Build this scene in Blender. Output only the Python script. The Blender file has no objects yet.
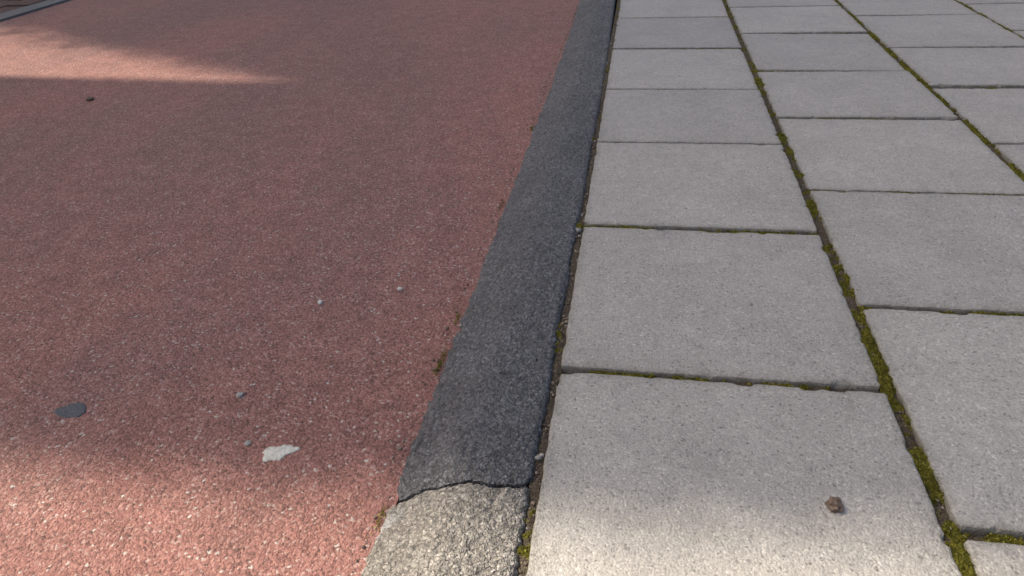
import bpy, numpy as np, math
from mathutils import Matrix, Vector
rng=np.random.default_rng(7)
# ---------------------------------------------------------------- noise
_T=rng.random((512,512))
def vnoise(x,y):
    xi=np.floor(x).astype(int);yi=np.floor(y).astype(int);fx=x-xi;fy=y-yi
    fx=fx*fx*(3-2*fx);fy=fy*fy*(3-2*fy)
    a=_T[xi%512,yi%512];b=_T[(xi+1)%512,yi%512];c=_T[xi%512,(yi+1)%512];d=_T[(xi+1)%512,(yi+1)%512]
    return (a*(1-fx)+b*fx)*(1-fy)+(c*(1-fx)+d*fx)*fy
def fbm(x,y,s,o=3):
    r=0;a=1;t=0
    for i in range(o):
        r=r+a*vnoise(x*s+17.3*i,y*s+9.1*i);t+=a;a*=.5;s*=2.03
    return r/t
def sst(a,b,x):
    t=np.clip((x-a)/(b-a),0,1);return t*t*(3-2*t)
# ---------------------------------------------------------------- mesh helpers
C=bpy.context.scene.collection
def mesh_obj(name,V,F,mat,smooth=True,attrs=None,parent=None):
    me=bpy.data.meshes.new(name)
    V=np.asarray(V,float)
    if isinstance(F,np.ndarray):
        n=F.shape[1]
        me.vertices.add(len(V));me.vertices.foreach_set('co',V.astype(np.float32).ravel())
        me.loops.add(F.size);me.loops.foreach_set('vertex_index',F.astype(np.int32).ravel())
        me.polygons.add(len(F));me.polygons.foreach_set('loop_start',np.arange(0,F.size,n,dtype=np.int32))
        me.update(calc_edges=True);me.validate()
    else:
        me.from_pydata(V.tolist(),[],F)
    for k,v in (attrs or {}).items():
        a=me.attributes.new(k,'FLOAT','POINT');a.data.foreach_set('value',np.asarray(v,np.float32))
    me.polygons.foreach_set('use_smooth',[smooth]*len(me.polygons))
    me.materials.append(mat);me.update()
    ob=bpy.data.objects.new(name,me);C.objects.link(ob)
    if parent: ob.parent=parent
    return ob
def gridF(n,m,off=0):
    i,j=np.meshgrid(np.arange(n-1),np.arange(m-1),indexing='ij');a=(i*m+j).ravel()+off
    return np.stack([a,a+m,a+m+1,a+1],1)
def grid(xs,ys):
    X,Y=np.meshgrid(xs,ys,indexing='ij');return X,Y
def graded(lo,a,b,hi,fine,n=14):
    mid=np.arange(a,b+1e-6,fine);l=a-(a-lo)*np.linspace(1,0,n)[:-1]**2.5;h=b+(hi-b)*np.linspace(0,1,n)[1:]**2.5
    return np.concatenate([l,mid,h])
# ---------------------------------------------------------------- node helpers
class M:
    def __init__(s,name,rough=.85,spec=.4):
        s.m=bpy.data.materials.new(name);s.m.use_nodes=True;s.t=s.m.node_tree;s.n=s.t.nodes
        s.b=s.n['Principled BSDF'];s.b.inputs['Roughness'].default_value=rough;s.b.inputs['Specular IOR Level'].default_value=spec
        s.co=s.n.new('ShaderNodeTexCoord').outputs['Object'];s.dc=None
    def L(s,a,b):
        s.t.links.new(a,b)
    def noise(s,scale,det=3,rough=.6,dist=0,stretch=None):
        n=s.n.new('ShaderNodeTexNoise');n.inputs['Scale'].default_value=scale;n.inputs['Detail'].default_value=det
        n.inputs['Roughness'].default_value=rough;n.inputs['Distortion'].default_value=dist
        co=s.co
        if stretch:
            mp=s.n.new('ShaderNodeMapping');mp.inputs['Scale'].default_value=stretch;s.L(co,mp.inputs[0]);co=mp.outputs[0]
        s.L(co,n.inputs['Vector']);return n.outputs['Fac']
    def vor(s,scale,warp=False):
        n=s.n.new('ShaderNodeTexVoronoi');n.inputs['Scale'].default_value=scale
        co=s.co
        if warp:
            mp=s.n.new('ShaderNodeVectorMath');mp.operation='ADD'
            nn=s.n.new('ShaderNodeTexNoise');nn.inputs['Scale'].default_value=scale*1.3;nn.inputs['Detail'].default_value=0
            s.L(s.co,nn.inputs['Vector']);sc=s.n.new('ShaderNodeVectorMath');sc.operation='SCALE';sc.inputs['Scale'].default_value=1.1/scale
            s.L(nn.outputs['Color'],sc.inputs[0]);s.L(s.co,mp.inputs[0]);s.L(sc.outputs[0],mp.inputs[1]);co=mp.outputs[0]
        s.L(co,n.inputs['Vector'])
        return n.outputs['Distance'],n.outputs.get('Color')
    def sep(s,col,ch=0):
        n=s.n.new('ShaderNodeSeparateColor');s.L(col,n.inputs[0]);return n.outputs[ch]
    def ramp(s,f,pts,interp='LINEAR'):
        n=s.n.new('ShaderNodeValToRGB');r=n.color_ramp;r.interpolation=interp
        while len(r.elements)<len(pts): r.elements.new(.5)
        for e,(p,c) in zip(r.elements,pts):
            e.position=p;e.color=(c,c,c,1) if not isinstance(c,tuple) else (*c,1)
        s.L(f,n.inputs[0]);return n.outputs[0]
    def mix(s,f,a,b,mode='MIX'):
        n=s.n.new('ShaderNodeMix');n.data_type='RGBA';n.blend_type=mode
        for k,v in ((0,f),(6,a),(7,b)):
            if hasattr(v,'is_linked'): s.L(v,n.inputs[k])
            elif k==0: n.inputs[k].default_value=v
            else: n.inputs[k].default_value=(*v,1) if isinstance(v,tuple) else (v,v,v,1)
        return n.outputs[2]
    def math(s,op,a,b=0.,c=0.):
        n=s.n.new('ShaderNodeMath');n.operation=op
        for k,v in enumerate((a,b,c)):
            if hasattr(v,'is_linked'): s.L(v,n.inputs[k])
            else: n.inputs[k].default_value=v
        return n.outputs[0]
    def attr(s,name):
        n=s.n.new('ShaderNodeAttribute');n.attribute_name=name;return n.outputs['Fac']
    def bump(s,h,dist,strength=1,prev=None):
        n=s.n.new('ShaderNodeBump');n.inputs['Distance'].default_value=dist;n.inputs['Strength'].default_value=strength
        s.L(h,n.inputs['Height'])
        if prev is not None: s.L(prev,n.inputs['Normal'])
        return n.outputs[0]
    def out(s,col,nrm=None,rough=None):
        if hasattr(col,'is_linked'): s.L(col,s.b.inputs['Base Color'])
        else: s.b.inputs['Base Color'].default_value=(*col,1)
        if nrm is not None: s.L(nrm,s.b.inputs['Normal'])
        if rough is not None: s.L(rough,s.b.inputs['Roughness'])
        return s.m
# --- red asphalt
a=M('red_asphalt',.68,.5)
d,c=a.vor(420,True);g=a.sep(c)
col=a.ramp(g,[(0,(.20,.096,.080)),(.2,(.34,.150,.124)),(.6,(.45,.195,.158)),(.9,(.53,.26,.215)),(.98,(.58,.39,.33)),(.996,(.70,.62,.56))])
crev=a.ramp(d,[(0,1.05),(.45,1.0),(.85,.66)])
col=a.mix(.75,col,crev,'MULTIPLY')
f9=a.noise(900,2,.7);col=a.mix(.8,col,a.ramp(f9,[(.3,.75),(.7,1.22)]),'MULTIPLY')
d3,c3=a.vor(95);wh=a.math('MULTIPLY',a.math('GREATER_THAN',a.sep(c3,2),.98),a.math('LESS_THAN',d3,.12))
col=a.mix(a.math('MULTIPLY',wh,.75),col,(.68,.62,.56))
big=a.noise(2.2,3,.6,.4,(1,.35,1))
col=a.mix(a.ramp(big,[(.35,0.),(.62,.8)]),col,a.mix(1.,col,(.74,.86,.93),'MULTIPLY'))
med=a.noise(28,4,.7);col=a.mix(.9,col,a.ramp(med,[(.3,.82),(.7,1.16)]),'MULTIPLY')
n=a.bump(a.ramp(d,[(0,1.),(.8,0.)]),.0012,1);n=a.bump(med,.003,.6,n);n=a.bump(f9,.0008,.7,n)
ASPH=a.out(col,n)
# --- tiles
a=M('concrete_tile',.58,.5)
tone=a.attr('tone')
f1=a.noise(620,2,.75);d,c=a.vor(480);g=a.sep(c)
col=a.mix(tone,(.47,.448,.422),(.555,.53,.492))
col=a.mix(.95,col,a.ramp(f1,[(.3,.72),(.5,1.0),(.72,1.22)]),'MULTIPLY')
col=a.mix(.75,col,a.ramp(g,[(0,.45),(.08,.85),(.8,1.05),(.95,1.2),(1,1.4)]),'MULTIPLY')
st=a.noise(9,3,.65,.6);col=a.mix(1,col,a.ramp(st,[(.3,.90),(.7,1.06)]),'MULTIPLY')
st2=a.noise(55,3,.7);col=a.mix(1,col,a.ramp(st2,[(.3,.92),(.7,1.06)]),'MULTIPLY')
d3,c3=a.vor(60);dk=a.math('MULTIPLY',a.math('GREATER_THAN',a.sep(c3,0),.982),a.math('LESS_THAN',d3,.09))
col=a.mix(a.math('MULTIPLY',dk,.7),col,(.06,.055,.05))
lt=a.math('MULTIPLY',a.math('GREATER_THAN',a.sep(c3,1),.975),a.math('LESS_THAN',d3,.13))
col=a.mix(a.math('MULTIPLY',lt,.6),col,(.76,.74,.70))
edge=a.attr('edge')
ed=a.math('MULTIPLY',edge,a.ramp(a.noise(70,3),[(.3,.35),(.6,1.)]))
col=a.mix(a.math('MULTIPLY',ed,.7),col,(.15,.14,.10))
n=a.bump(f1,.0010,1);n=a.bump(a.ramp(d,[(0,1.),(.8,0.)]),.0005,.8,n);n=a.bump(st2,.0012,.5,n)
TILE=a.out(col,n)
# --- kerb
a=M('kerb_concrete',.6,.5)
tone=a.attr('tone');wear=a.attr('wear')
d,c=a.vor(330,True);g=a.sep(c);f9=a.noise(800,2,.7)
col=a.mix(tone,(.195,.200,.217),(.62,.56,.47))
col=a.mix(.95,col,a.ramp(g,[(0,.55),(.3,.83),(.8,1.1),(1,1.6)]),'MULTIPLY')
col=a.mix(.9,col,a.ramp(f9,[(.3,.66),(.7,1.28)]),'MULTIPLY')
col=a.mix(.8,col,a.ramp(d,[(0,1.1),(.4,1.),(.75,.48)]),'MULTIPLY')
col=a.mix(1,col,a.ramp(a.noise(14,4,.65),[(.3,.85),(.7,1.15)]),'MULTIPLY')
col=a.mix(wear,col,(.60,.60,.60))
n=a.bump(a.ramp(d,[(0,1.),(.8,0.)]),.0026,1);n=a.bump(f9,.0010,.8,n)
KERB=a.out(col,n)
# --- joint fill
a=M('sand_and_moss',.95,.2)
ms=a.attr('moss');f=a.noise(700,3,.7);d,c=a.vor(600)
sand=a.ramp(f,[(.3,(.08,.066,.05)),(.5,(.17,.14,.105)),(.7,(.33,.27,.20))])
moss=a.ramp(a.noise(260,4,.7),[(.3,(.04,.042,.008)),(.5,(.16,.15,.020)),(.7,(.38,.33,.06))])
col=a.mix(a.ramp(ms,[(.3,0.),(.6,1.)]),sand,moss)
n=a.bump(f,.003,1);n=a.bump(d,.0015,1,n)
JOINT=a.out(col,n)
a=M('moss_green',.9,.2);v=a.attr('v')
MOSS=a.out(a.ramp(v,[(0,(.07,.072,.014)),(.4,(.21,.205,.028)),(.8,(.40,.37,.06)),(1,(.52,.45,.15))]))
a=M('shade_leaf',.6,.4);v=a.attr('v')
SHADE_LEAF=a.out(a.ramp(v,[(0,(.03,.06,.02)),(1,(.09,.13,.04))]))
a=M('grit_stone',.85,.4);v=a.attr('v')
GRIT=a.out(a.mix(.6,a.ramp(v,[(0,(.07,.06,.05)),(.4,(.22,.17,.14)),(.8,(.38,.32,.27)),(1,(.58,.55,.51))]),a.ramp(a.noise(700,3),[(.3,.6),(.7,1.4)]),'MULTIPLY'))
def simple(name,c1,c2,scale,b,rough=.8):
    a=M(name,rough,.4);f=a.noise(scale,4,.7);return a.out(a.ramp(f,[(.3,c1),(.7,c2)]),a.bump(f,b,1))
BAND=simple('band_concrete',(.14,.14,.145),(.25,.25,.25),260,.0015)
BRICKP=simple('paving_brick',(.09,.055,.048),(.18,.115,.095),120,.003)
EARTH=simple('earth',(.05,.06,.03),(.12,.10,.06),6,.02)
GUMW=simple('white_gum',(.50,.50,.44),(.80,.80,.74),160,.002,.6)
GUMD=simple('dark_gum',(.07,.078,.095),(.14,.15,.175),300,.002,.6)
PEBB=simple('brown_pebble',(.13,.095,.075),(.34,.25,.20),260,.003)
PEBW=simple('white_pebble',(.6,.58,.55),(.85,.83,.8),300,.001,.5)
PEBG=simple('grey_pebble',(.26,.25,.24),(.46,.45,.43),300,.001,.6)
# ---------------------------------------------------------------- asphalt
ZA=-.030
xs=np.concatenate([np.arange(-2.11,-.135,.012),np.arange(-.135,-.1179,.004)]);ys=graded(-30,-.8,3.2,60,.012)
X,Y=grid(xs,ys)
Z=ZA+(fbm(X,Y,3,3)-.5)*.006+(fbm(X,Y,30,2)-.5)*.0022
mesh_obj('bicycle_path',np.stack([X,Y,Z],-1).reshape(-1,3),gridF(*X.shape),ASPH)
def zat(x,y):
    x=np.array([x]);y=np.array([y]);return float((ZA+(fbm(x,y,3,3)-.5)*.006+(fbm(x,y,30,2)-.5)*.0022)[0])
# ---------------------------------------------------------------- kerb
def kerb_profile(step):
    P=[(-.0050,-.10),(-.0050,-.004),(-.0070,-.0012),(-.011,.0005),(-.040,.0015),(-.060,.0005),(-.070,-.0025),(-.080,-.0075),(-.100,-.018),(-.119,-.0275),(-.125,-.0325),(-.128,-.038),(-.128,-.10)]
    out=[]
    for i in range(len(P)-1):
        p,q=np.array(P[i]),np.array(P[i+1]);n=max(1,int(np.linalg.norm(q-p)/step))
        if i in(0,len(P)-2): n=min(n,6)
        for k in range(n): out.append(p+(q-p)*k/n)
    out.append(np.array(P[-1]));return np.array(out)
VV=[];FF=[];TT=[];WW=[];off=0
yb=-.150;blocks=[(yb-1.0+1.0*k+(0.0012),yb+1.0*k-.0012) for k in range(-1,9)]
for bi,(y0,y1) in enumerate(blocks):
    near=y0>-1.3 and y0<1.5
    st=.0020 if near else .01
    pr=kerb_profile(st);ya=np.arange(y0,y1+1e-6,st*1.1)
    PX,YY=np.meshgrid(np.arange(len(pr)),ya,indexing='ij')
    x=pr[PX,0].copy();z=pr[PX,1].copy()
    t=np.gradient(pr,axis=0);nn=np.stack([t[:,1],-t[:,0]],1);nn/=np.linalg.norm(nn,axis=1)[:,None]+1e-9
    nn=-nn if nn[len(nn)//3,1]<0 else nn
    s=np.cumsum(np.r_[0,np.linalg.norm(np.diff(pr,axis=0),axis=1)])[PX]
    h=(fbm(s+bi*3,YY,230,3)-.5)*.0036+(fbm(s+bi*5+2,YY,24,3)-.5)*.004
    h-=sst(.70,.85,fbm(s+bi,YY+4,170,2))*.002
    de=np.minimum(YY-y0,y1-YY);ew=.004+.007*fbm(s*1.0+bi,YY*0+bi*1.7,40,2)
    h-=sst(ew,0,de)*.004
    h=h*np.where((z<-.034),.3,1.0)
    x=x+nn[PX,0]*h;z=z+nn[PX,1]*h
    j0=(fbm(s,YY*0+bi*2.3,30,3)-.5)*.020;j1=(fbm(s,YY*0+(bi+1)*2.3,30,3)-.5)*.020
    yy=YY+j0*sst(.05,0,YY-y0)+j1*sst(.05,0,y1-YY)
    z=z+(.0020 if bi==1 else 0)+rng.normal()*.0006
    x=x-.010*np.clip((YY-.9)/.9,0,1)**1.5
    tone={1:.50,2:.03,3:.07}.get(bi,.05+.08*rng.random())
    T=np.full(x.shape,tone)
    Wr=np.exp(-(((s-.222-.01*np.sin(YY*90))/.012)**2+((YY+.178)/.014)**2)**1.5)*sst(.25,.5,fbm(s,YY,120,2)) if bi==1 else np.zeros(x.shape)
    n=len(pr);m=len(ya)
    VV.append(np.stack([x,yy,z],-1).reshape(-1,3));FF.append(gridF(n,m,off));TT.append(T.ravel());WW.append(Wr.ravel()*.8);off+=n*m
    for side in (0,m-1):
        ring=np.stack([x[:,side],yy[:,side],z[:,side]],-1);low=ring.copy();low[:,2]=-.10
        VV.append(np.concatenate([ring,low]));a0=np.arange(n-1)+off
        FF.append(np.stack([a0,a0+1,a0+1+n,a0+n],1));TT.append(np.full(2*n,tone*.6));WW.append(np.zeros(2*n));off+=2*n
mesh_obj('kerb',np.concatenate(VV),np.concatenate(FF),KERB,True,{'tone':np.concatenate(TT),'wear':np.concatenate(WW)})
# ---------------------------------------------------------------- pavement tiles
tv=[];tf=[];tt=[];te=[];to=0
def tile(x0,x1,y0,y1,fine,tone,z0,tv,tf,tt,te,to,thick=.05,chip=1.,bev=1.):
    r=.003*bev;step=fine
    def side(p,q):
        n=max(2,int(np.linalg.norm(np.array(q)-p)/step));return [np.array(p)+(np.array(q)-p)*k/n for k in range(n)]
    pts=[]
    c=[(x0,y0),(x1,y0),(x1,y1),(x0,y1)]
    for i in range(4):
        p=np.array(c[i],float);q=np.array(c[(i+1)%4],float);u=(q-p)/np.linalg.norm(q-p)
        pts+=side(p+u*r,q-u*r)
        pts.append(q-u*r)
    pts=np.array(pts);cen=np.array([(x0+x1)/2,(y0+y1)/2]);half=np.array([(x1-x0)/2,(y1-y0)/2]);n=len(pts)
    seed=rng.random()*50
    w=(fbm(pts[:,0]+seed,pts[:,1],90,3)-.55)*.0026*chip
    ch=sst(.66,.82,fbm(pts[:,0]+seed+9,pts[:,1],55,2))*.003*chip
    tl=rng.normal(size=2)*.004
    def ring(ins,z):
        ins=ins-w
        lim=np.maximum(half[None]-np.reshape(ins,(-1,1)),.001)
        p=cen+np.clip(pts-cen,-lim,lim)
        return np.concatenate([p,(z+z0+(p-cen)@tl)[:,None]],1)
    one=np.ones(n)
    R=[ring(0*one,-thick*one),ring(.0004+ch*.3,-.0032*bev-ch),ring(.0010*bev*one+ch*.7,-.0010*bev-ch*.6),ring(.0026*bev*one+ch,-.0003*bev*one),ring(.010*one,0*one),ring(.045*min(1,half.min()/.15)*one,0*one)]
    E=[1,1,.9,.5,.1,0]
    for k,rg in enumerate(R): tv.append(rg);te.append(np.full(n,E[k]))
    tv.append(np.array([[*cen,z0]]));te.append(np.zeros(1))
    tt.append(np.full(6*n+1,tone))
    i=np.arange(n);j=(i+1)%n
    for k in range(5):
        tf.extend(np.stack([to+k*n+i,to+k*n+j,to+(k+1)*n+j,to+(k+1)*n+i],1).tolist())
    tf.extend(np.stack([to+5*n+i,to+5*n+j,np.full(n,to+6*n)],1).tolist())
    return to+6*n+1
XJ=[-.0005,.3035,.6085,.917,1.222]+[1.222+.305*k for k in range(1,9)]
GW=[.005,.0105,.0095,.007,.006]+[.006]*8
rows1=[-.302-.303*k for k in range(4,0,-1)]+[-.301,.004,.3085,.611,.903,1.218,1.548]+[1.548+.304*k for k in range(1,16)]
rows2=[-.154-.303*k for k in range(4,0,-1)]+[-.154,.1435,.4395,.741,1.033,1.356]+[1.356+.304*k for k in range(1,16)]
rows3=[-.293-.303*k for k in range(4,0,-1)]+[-.287,.017,.322,.629,.924,1.211,1.538]+[1.538+.304*k for k in range(1,16)]
ROW=[rows1,rows2,rows3,[y+.01 for y in rows2]]
def rows(k): return ROW[k] if k<4 else [y+.003*k for y in (rows1 if k%2==0 else rows2)]
for k in range(len(XJ)-1):
    rr=rows(k)
    for i in range(len(rr)-1):
        gp_=[.0042+.0009*math.sin(7.7*rr[q]+k*3) for q in (i,i+1)]
        y0=rr[i]+gp_[0];y1=rr[i+1]-gp_[1]
        fine=.003 if (rr[i]<1.6 and k<4) else .02
        tone=np.clip(.5+rng.normal()*.2,0,1)
        to=tile(XJ[k]+GW[k]/2,XJ[k+1]-GW[k+1]/2,y0,y1,fine,tone,rng.normal()*.0008,tv,tf,tt,te,to)
mesh_obj('pavement',np.concatenate(tv),tf,TILE,False,{'tone':np.concatenate(tt),'edge':np.concatenate(te)})
# ---------------------------------------------------------------- joint fill with moss
jv=[];jf=[];jm=[];jo=0;mpts=[]
def strip(ax,c,lo,hi,w,bias,fine,seed,ztop=-.004):
    global jo
    n=max(5,int(w/ (.0013 if fine<.003 else .003)));u=np.linspace(-w/2,w/2,n);s=np.arange(lo,hi,fine)
    U,S=np.meshgrid(u,s,indexing='ij')
    Xp,Yp=(c+U,S) if ax=='y' else (S,c+U)
    b=bias(Xp,Yp)
    mk=fbm(Xp+seed,Yp,26,3)*.8+fbm(Xp+seed,Yp,140,2)*.35+b
    m=sst(.55,.72,mk)
    Z=ztop-.003+(fbm(Xp,Yp,400,2)-.5)*.002+m*(.0035+.004*(fbm(Xp+5,Yp,300,2)-.3))-(np.abs(U)/(w/2))**3*.001
    jv.append(np.stack([Xp,Yp,Z],-1).reshape(-1,3));jf.append(gridF(*U.shape,jo));jm.append(m.ravel());jo+=U.size
    if fine<.003:
        cand=np.stack([Xp,Yp,Z],-1).reshape(-1,3);p=np.clip(m.ravel()-.35,0,1)*.55
        mpts.append(cand[rng.random(len(p))<p])
bA=lambda x,y: np.where(y<.16,.12,np.where(y<.5,.02,.0))+.08*sst(.0,-.3,y)
bB=lambda x,y: .11+0*x
bC=lambda x,y: .09+0*x
bK=lambda x,y: np.where(y<-.1,-.02,-.16)
for k,(xj,g) in enumerate(zip(XJ,GW)):
    if k==len(XJ)-1: break
    bf=[bK,bA,bB,bC,bC][min(k,4)]
    strip('y',xj-(.001 if k==0 else 0),-.75,2.2,g+.006,bf,.0016 if k<4 else .006,k*3.1,-.001 if k==0 else -.0028)
    strip('y',xj,2.2,6,g+.006,bf,.01,k*3.1)
rb={(0,0.004):.02,(0,.3085):.15,(0,.611):-.02,(1,.1435):.02,(1,.4395):.09,(1,.741):.03,(1,-.154):.05}
for k in range(len(XJ)-1):
    for y in rows(k):
        if y>2.3 or y<-.7: continue
        b=rb.get((k,y),-.01)
        strip('x',y,XJ[k]+.004,XJ[k+1]-.004,.013,lambda x,yy,b=b,k=k:b+.10*sst(.035,0,np.minimum(x-XJ[k],XJ[k+1]-x)),.0016 if k<4 else .006,y*7+k,-.0048)
mesh_obj('sand_joint',np.concatenate(jv),np.concatenate(jf),JOINT,True,{'moss':np.concatenate(jm)})
mp=np.concatenate(mpts)
ed=[]
for cy,nn_ in ((.03,60),(.12,40),(.05,30),(-.17,40),(.42,30),(.75,40)):
    ed.append(np.stack([-.128+rng.normal(size=nn_)*.0012,cy+rng.normal(size=nn_)*.008,np.full(nn_,-.029)],1))
mp=np.concatenate([mp]+ed)
N=len(mp);K=3
V=np.zeros((N*K,4,3));vv=np.zeros((N*K,4))
base=np.repeat(mp,K,0)+rng.normal(size=(N*K,3))*[.0008,.0008,.0001]
dirv=rng.normal(size=(N*K,3));dirv[:,2]=np.abs(dirv[:,2])+.7;dirv/=np.linalg.norm(dirv,axis=1)[:,None]
sd=np.cross(dirv,rng.normal(size=(N*K,3)));sd/=np.linalg.norm(sd,axis=1)[:,None]
ln=(.0009+.0012*rng.random(N*K))[:,None]
V[:,0]=base-sd*ln*.22;V[:,1]=base+sd*ln*.22;V[:,2]=base+dirv*ln+sd*ln*.1;V[:,3]=base+dirv*ln*.6-sd*ln*.35
vv[:]=np.clip(rng.normal(.5,.22,N*K)+(fbm(base[:,0],base[:,1],60,2)-.5)*.9,0,1)[:,None];vv[:,:2]-=.2
F=np.arange(N*K*4).reshape(-1,4)
mesh_obj('moss',V.reshape(-1,3),F,MOSS,False,{'v':np.clip(vv,0,1).ravel()})
# ---------------------------------------------------------------- stones
import bmesh
def ico(sub):
    bm=bmesh.new();bmesh.ops.create_icosphere(bm,subdivisions=sub,radius=1);v=np.array([x.co[:] for x in bm.verts]);f=np.array([[w.index for w in q.verts] for q in bm.faces]);bm.free();return v,f
i1v,i1f=ico(1);i3v,i3f=ico(4)
def stone(name,x,y,z,size,mat,flat=.65,bump=.35,rough=1.):
    if x<-.13: z=zat(x,y)
    s=rng.random()*40
    n=fbm(i3v[:,0]+s,i3v[:,1]+i3v[:,2]*1.3,1.3,4)-.5+(fbm(i3v[:,0]*1.+s,i3v[:,2]-i3v[:,1],4,3)-.5)*.35*rough
    v=i3v*(1+n*bump*2)[:,None]*np.array([1,.85,flat])*size/2
    ob=mesh_obj(name,v,i3f,mat);ob.location=(x,y,z+size*.5*flat*.75);ob.rotation_euler=(0,0,rng.random()*6);return ob
stone('pebble',.225,-.141,0,.0135,PEBB,.85,.5,2.)
stone('pebble',-.303,.138,ZA,.0072,PEBW);stone('pebble',-.214,.176,ZA,.0068,PEBW)
stone('pebble',-.321,-.034,ZA,.0085,PEBG,.4);stone('pebble',-.28,-.099,ZA,.007,PEBG,.4);stone('pebble',-1.165,.902,ZA,.018,PEBB,.5)
stone('pebble',-.003,.293,-.003,.008,PEBG,.8);stone('pebble',.195,.134,0,.005,PEBG);stone('pebble',-.003,-.115,-.002,.005,PEBG,.8)
def gum(name,x,y,z,lx,ly,rot,mat,lob,th=.0016,seed=0,rag=.25):
    A=np.linspace(0,2*np.pi,96,endpoint=False);r=1+sum(a*np.cos(k*A+p) for k,a,p in lob)+(fbm(np.cos(A)*1+seed+5,np.sin(A)+5,4,4)-.5)*rag
    V=[];n=len(A)
    for q,h in ((1,-.6),(.97,.3),(.85,.9),(.55,.9),(.25,1.05)):
        px,py=np.cos(A)*r*q*lx/2,np.sin(A)*r*q*ly/2
        V.append(np.stack([px,py,(h*th)*np.ones(n)+(fbm(px+seed,py,300,2)-.5)*th*1.4],1))
    V.append(np.array([[0,0,th]]));V=np.concatenate(V);F=[]
    for k in range(4):
        for i in range(n): j=(i+1)%n;F.append([k*n+i,k*n+j,(k+1)*n+j,(k+1)*n+i])
    for i in range(n): F.append([4*n+i,4*n+(i+1)%n,5*n])
    ob=mesh_obj(name,V,F,mat);ob.location=(x,y,z);ob.rotation_euler=(0,0,rot)
gum('chewing_gum',-.246,-.107,zat(-.246,-.107)+.0005,.031,.0185,.62,GUMW,[(2,.10,1.),(3,.10,.5),(5,.08,2.)],.0007,3,.6)
gum('chewing_gum',-.483,-.075,zat(-.483,-.075)+.0003,.031,.025,.1,GUMD,[(2,.08,0.),(3,.05,2.5)],.0005,17,.5)
gp=[];gs=[]
def grit(n,xf,yf,zf,lo,hi):
    for _ in range(n): gp.append((xf(),yf(),zf()));gs.append(lo+(hi-lo)*rng.random()**3)
U=rng.uniform
grit(420,lambda:-.130-abs(rng.normal())*.004,lambda:U(-.3,2.2),lambda:ZA+.0003,.0012,.004)
grit(700,lambda:-.001+rng.normal()*.0026,lambda:U(-.35,1.8),lambda:-.0035,.001,.0042)
grit(250,lambda:U(-1.9,-.14),lambda:U(-.2,2.2),lambda:ZA+.0002,.0012,.0035)
grit(90,lambda:U(0.01,1.2),lambda:U(-.2,1.8),lambda:.0002,.001,.0028)
grit(260,lambda:.3035+rng.normal()*.004,lambda:U(-.3,1.5),lambda:-.003,.001,.003)
gp=np.array(gp);gs=np.array(gs);n=len(gp);k=len(i1v)
mk=gp[:,0]<-.13;gp[mk,2]+=((fbm(gp[mk,0],gp[mk,1],3,3)-.5)*.006+(fbm(gp[mk,0],gp[mk,1],30,2)-.5)*.0022)
V=i1v[None]*gs[:,None,None]*.5*(1+.25*rng.normal(size=(n,k,1)))*np.array([1,1,.75])+gp[:,None,:]+np.array([0,0,1])*gs[:,None,None]*.25
F=(i1f[None]+np.arange(n)[:,None,None]*k).reshape(-1,3)
mesh_obj('grit',V.reshape(-1,3),F,GRIT,False,{'v':np.repeat(np.clip(rng.normal(.5,.25,n),0,1),k)})
# ---------------------------------------------------------------- far edge: flat band + brick paving
ys=graded(-30,-.5,5,60,.05);xs=np.array([-2.205,-2.200,-2.15,-2.118,-2.112]);X,Y=grid(xs,ys);Z=np.where((X<-2.203)|(X>-2.114),-.06,-.024)
mesh_obj('edging_band',np.stack([X,Y,Z],-1).reshape(-1,3),gridF(*X.shape),BAND,False)
bv=[];bf=[];bt=[];be=[];bo=0
for i in range(12):
    for j in range(-6,34):
        x1=-2.212-.105*i;y0=.2*j+(.1 if i%2 else 0)
        bo=tile(x1-.1,x1,y0,y0+.195,.03,rng.random(),-.026+rng.normal()*.0012,bv,bf,bt,be,bo)
mesh_obj('brick_paving',np.concatenate(bv),bf,BRICKP,False)
def sheet(name,x0,x1,y0,y1,z,mat):
    return mesh_obj(name,[(x0,y0,z),(x1,y0,z),(x1,y1,z),(x0,y1,z)],[[0,1,2,3]],mat,False)
sheet('ground',-400,400,-400,400,-.13,EARTH)
sheet('sand_bed',-.006,3.66,-1.6,6.5,-.014,simple('sand_bed_mat',(.03,.025,.02),(.09,.075,.055),500,.002))
sheet('sand_bed',-3.6,-2.206,-2,7.2,-.05,simple('sand_bed_mat2',(.03,.025,.02),(.07,.06,.05),500,.002))
# ---------------------------------------------------------------- unseen masonry screen, added and shaped to cast the shade
bw=M('shade_brickwork',.9,.3)
bt_=bw.n.new('ShaderNodeTexBrick');bt_.inputs['Scale'].default_value=1;bt_.inputs['Brick Width'].default_value=.22;bt_.inputs['Row Height'].default_value=.065;bt_.inputs['Mortar Size'].default_value=.006
bt_.inputs['Color1'].default_value=(.32,.16,.11,1);bt_.inputs['Color2'].default_value=(.40,.22,.15,1);bt_.inputs['Mortar'].default_value=(.45,.43,.40,1)
cx=bw.n.new('ShaderNodeSeparateXYZ');cb=bw.n.new('ShaderNodeCombineXYZ');bw.L(bw.co,cx.inputs[0]);bw.L(bw.math('ADD',cx.outputs[0],cx.outputs[1]),cb.inputs[0]);bw.L(cx.outputs[2],cb.inputs[1]);bw.L(cb.outputs[0],bt_.inputs['Vector'])
BRW=bw.out(bt_.outputs['Color'],bw.bump(bt_.outputs['Fac'],-.004,1))
shade_wall=bpy.data.objects.new('shade_brick_wall',None);C.objects.link(shade_wall)
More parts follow.
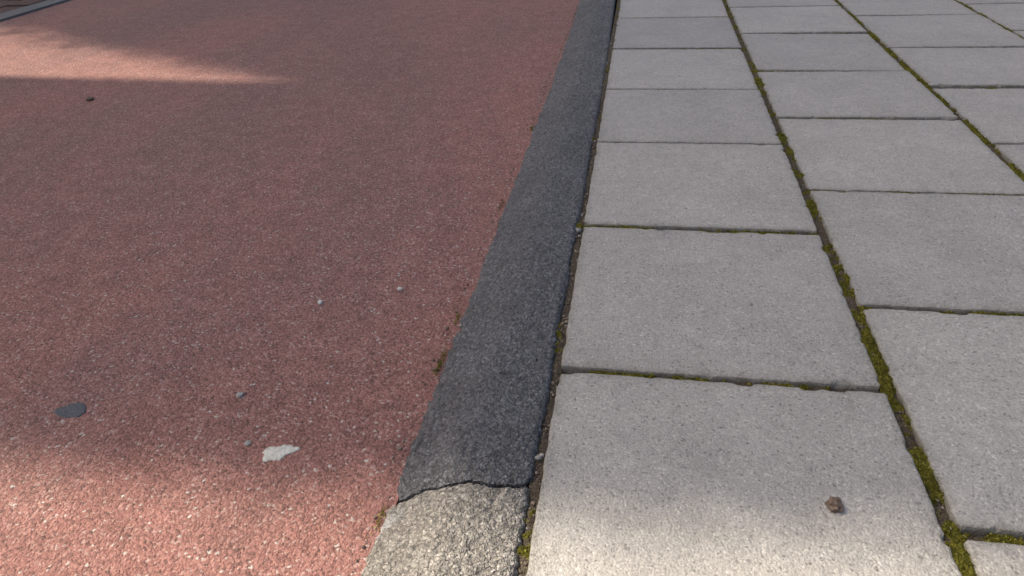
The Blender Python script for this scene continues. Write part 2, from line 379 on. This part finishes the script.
def prism(name,poly,x0,x1,mat):
    n=len(poly);V=[(x0,y,z) for y,z in poly]+[(x1,y,z) for y,z in poly]
    F=[list(range(n)),list(range(2*n-1,n-1,-1))]+[[i,(i+1)%n,(i+1)%n+n,i+n] for i in range(n)]
    me=bpy.data.meshes.new(name);me.from_pydata(V,[],F);me.materials.append(mat);bm=bmesh.new();bm.from_mesh(me);bmesh.ops.recalc_face_normals(bm,faces=bm.faces);bm.to_mesh(me);bm.free()
    ob=bpy.data.objects.new(name,me);C.objects.link(ob);ob.parent=shade_wall
EL=53.;TE=math.tan(math.radians(EL));XW=-5.2;SK=.06
def sh(x,y): # where the sun ray reaching ground point (x,y) crosses the wall plane
    return (y+SK*(x-XW),(x-XW)*TE*math.hypot(1,SK)-.03)
n0=sh(-.2,-.100)[0];n1=sh(-.36,1.02);n2=sh(-1.45,1.54);n3=sh(-2.139,1.90);H=sh(1.9,0)[1];Y1=n3[0]+2.9
prism('shade_pier',[(n0,-.13),(n1[0],-.13),(n1[0],n1[1]),(n1[0],H),(n0,H)],XW-.25,XW,BRW)
prism('shade_main_wall',[n1,n2,n3,(n3[0]+.5,n3[1]-.9),(n3[0]+.5,-.13),(Y1,-.13),(Y1,H),(n1[0],H)],XW-.25,XW,BRW)  # opening shaped to let the streak of sun through
prism('shade_coping',[(n0-.05,H+.003),(Y1+.05,H+.003),(Y1+.05,H+.09),(n0-.05,H+.09)],XW-.31,XW+.06,BAND)
# unseen leaves added along the opening and outer corner to soften shadow edges
lp=[];ls=[]
a1=np.array(n1);a3=np.array(n3);dd=(a3-a1);Ls=np.linalg.norm(dd);dd/=Ls;nd=np.array([-abs(dd[1]),-abs(dd[0])]);
for _ in range(4200):
    t_=U(0,1);off_=abs(rng.normal())*(.03+.10*t_)
    p=a1+dd*Ls*t_+nd*off_
    if p[0]<n1[0]: continue
    lp.append((XW+U(-.25,.03),p[0],p[1]));ls.append(U(.010,.020))
for _ in range(2600):
    lp.append((XW+U(-.25,.03),n0-abs(rng.normal())*.030,U(1.0,H)));ls.append(U(.012,.028))
lp=np.array(lp);ls=np.array(ls)[:,None];n=len(lp)
e1=rng.normal(size=(n,3));e1/=np.linalg.norm(e1,axis=1)[:,None];e2=np.cross(e1,rng.normal(size=(n,3)));e2/=np.linalg.norm(e2,axis=1)[:,None]
V=np.stack([lp-e1*ls,lp-e2*ls*.6,lp+e1*ls*.9,lp+e2*ls*.6],1).reshape(-1,3)
mesh_obj('shade_leaves',V,np.arange(4*n).reshape(-1,4),SHADE_LEAF,False,{'v':np.repeat(rng.random(n),4)})
# ---------------------------------------------------------------- light
el=math.radians(EL);ts=Vector((-1,SK,0)).normalized()*math.cos(el)+Vector((0,0,math.sin(el)))
w=bpy.data.worlds.new("World");bpy.context.scene.world=w;w.use_nodes=True
sk=w.node_tree.nodes.new('ShaderNodeTexSky');sk.sky_type='NISHITA';sk.sun_disc=False;sk.sun_elevation=el;sk.sun_rotation=math.atan2(ts.x,ts.y)%(2*math.pi)
sk.dust_density=6;sk.ozone_density=0.3;sk.air_density=1.0
bg=w.node_tree.nodes['Background'];w.node_tree.links.new(sk.outputs[0],bg.inputs[0]);bg.inputs[1].default_value=.13
sl=bpy.data.lights.new('sun','SUN');sl.energy=5.0;sl.angle=math.radians(.53);sl.color=(1,.89,.72)
so=bpy.data.objects.new('sun',sl);C.objects.link(so);so.rotation_euler=(-ts).to_track_quat('-Z','Y').to_euler();so.location=(-5,0,8)
# ---------------------------------------------------------------- camera
pi_,ya_,ro_=.5611,-.1872,-.0528
f=Vector((math.sin(ya_)*math.cos(pi_),math.cos(ya_)*math.cos(pi_),-math.sin(pi_)));r=Vector((math.cos(ya_),-math.sin(ya_),0));u=r.cross(f)
r2=r*math.cos(ro_)+u*math.sin(ro_);u2=-r*math.sin(ro_)+u*math.cos(ro_)
cd=bpy.data.cameras.new('camera');co=bpy.data.objects.new('camera',cd);C.objects.link(co)
mt=Matrix((r2,u2,-f)).transposed().to_4x4();mt.translation=(0.0637,-0.5453,0.4417);co.matrix_world=mt
cd.sensor_width=36;cd.lens=722.957/1024*36;cd.clip_start=.01;cd.clip_end=2000
sc=bpy.context.scene;sc.camera=co
sc.view_settings.view_transform='Standard';sc.view_settings.look='None';sc.view_settings.exposure=0
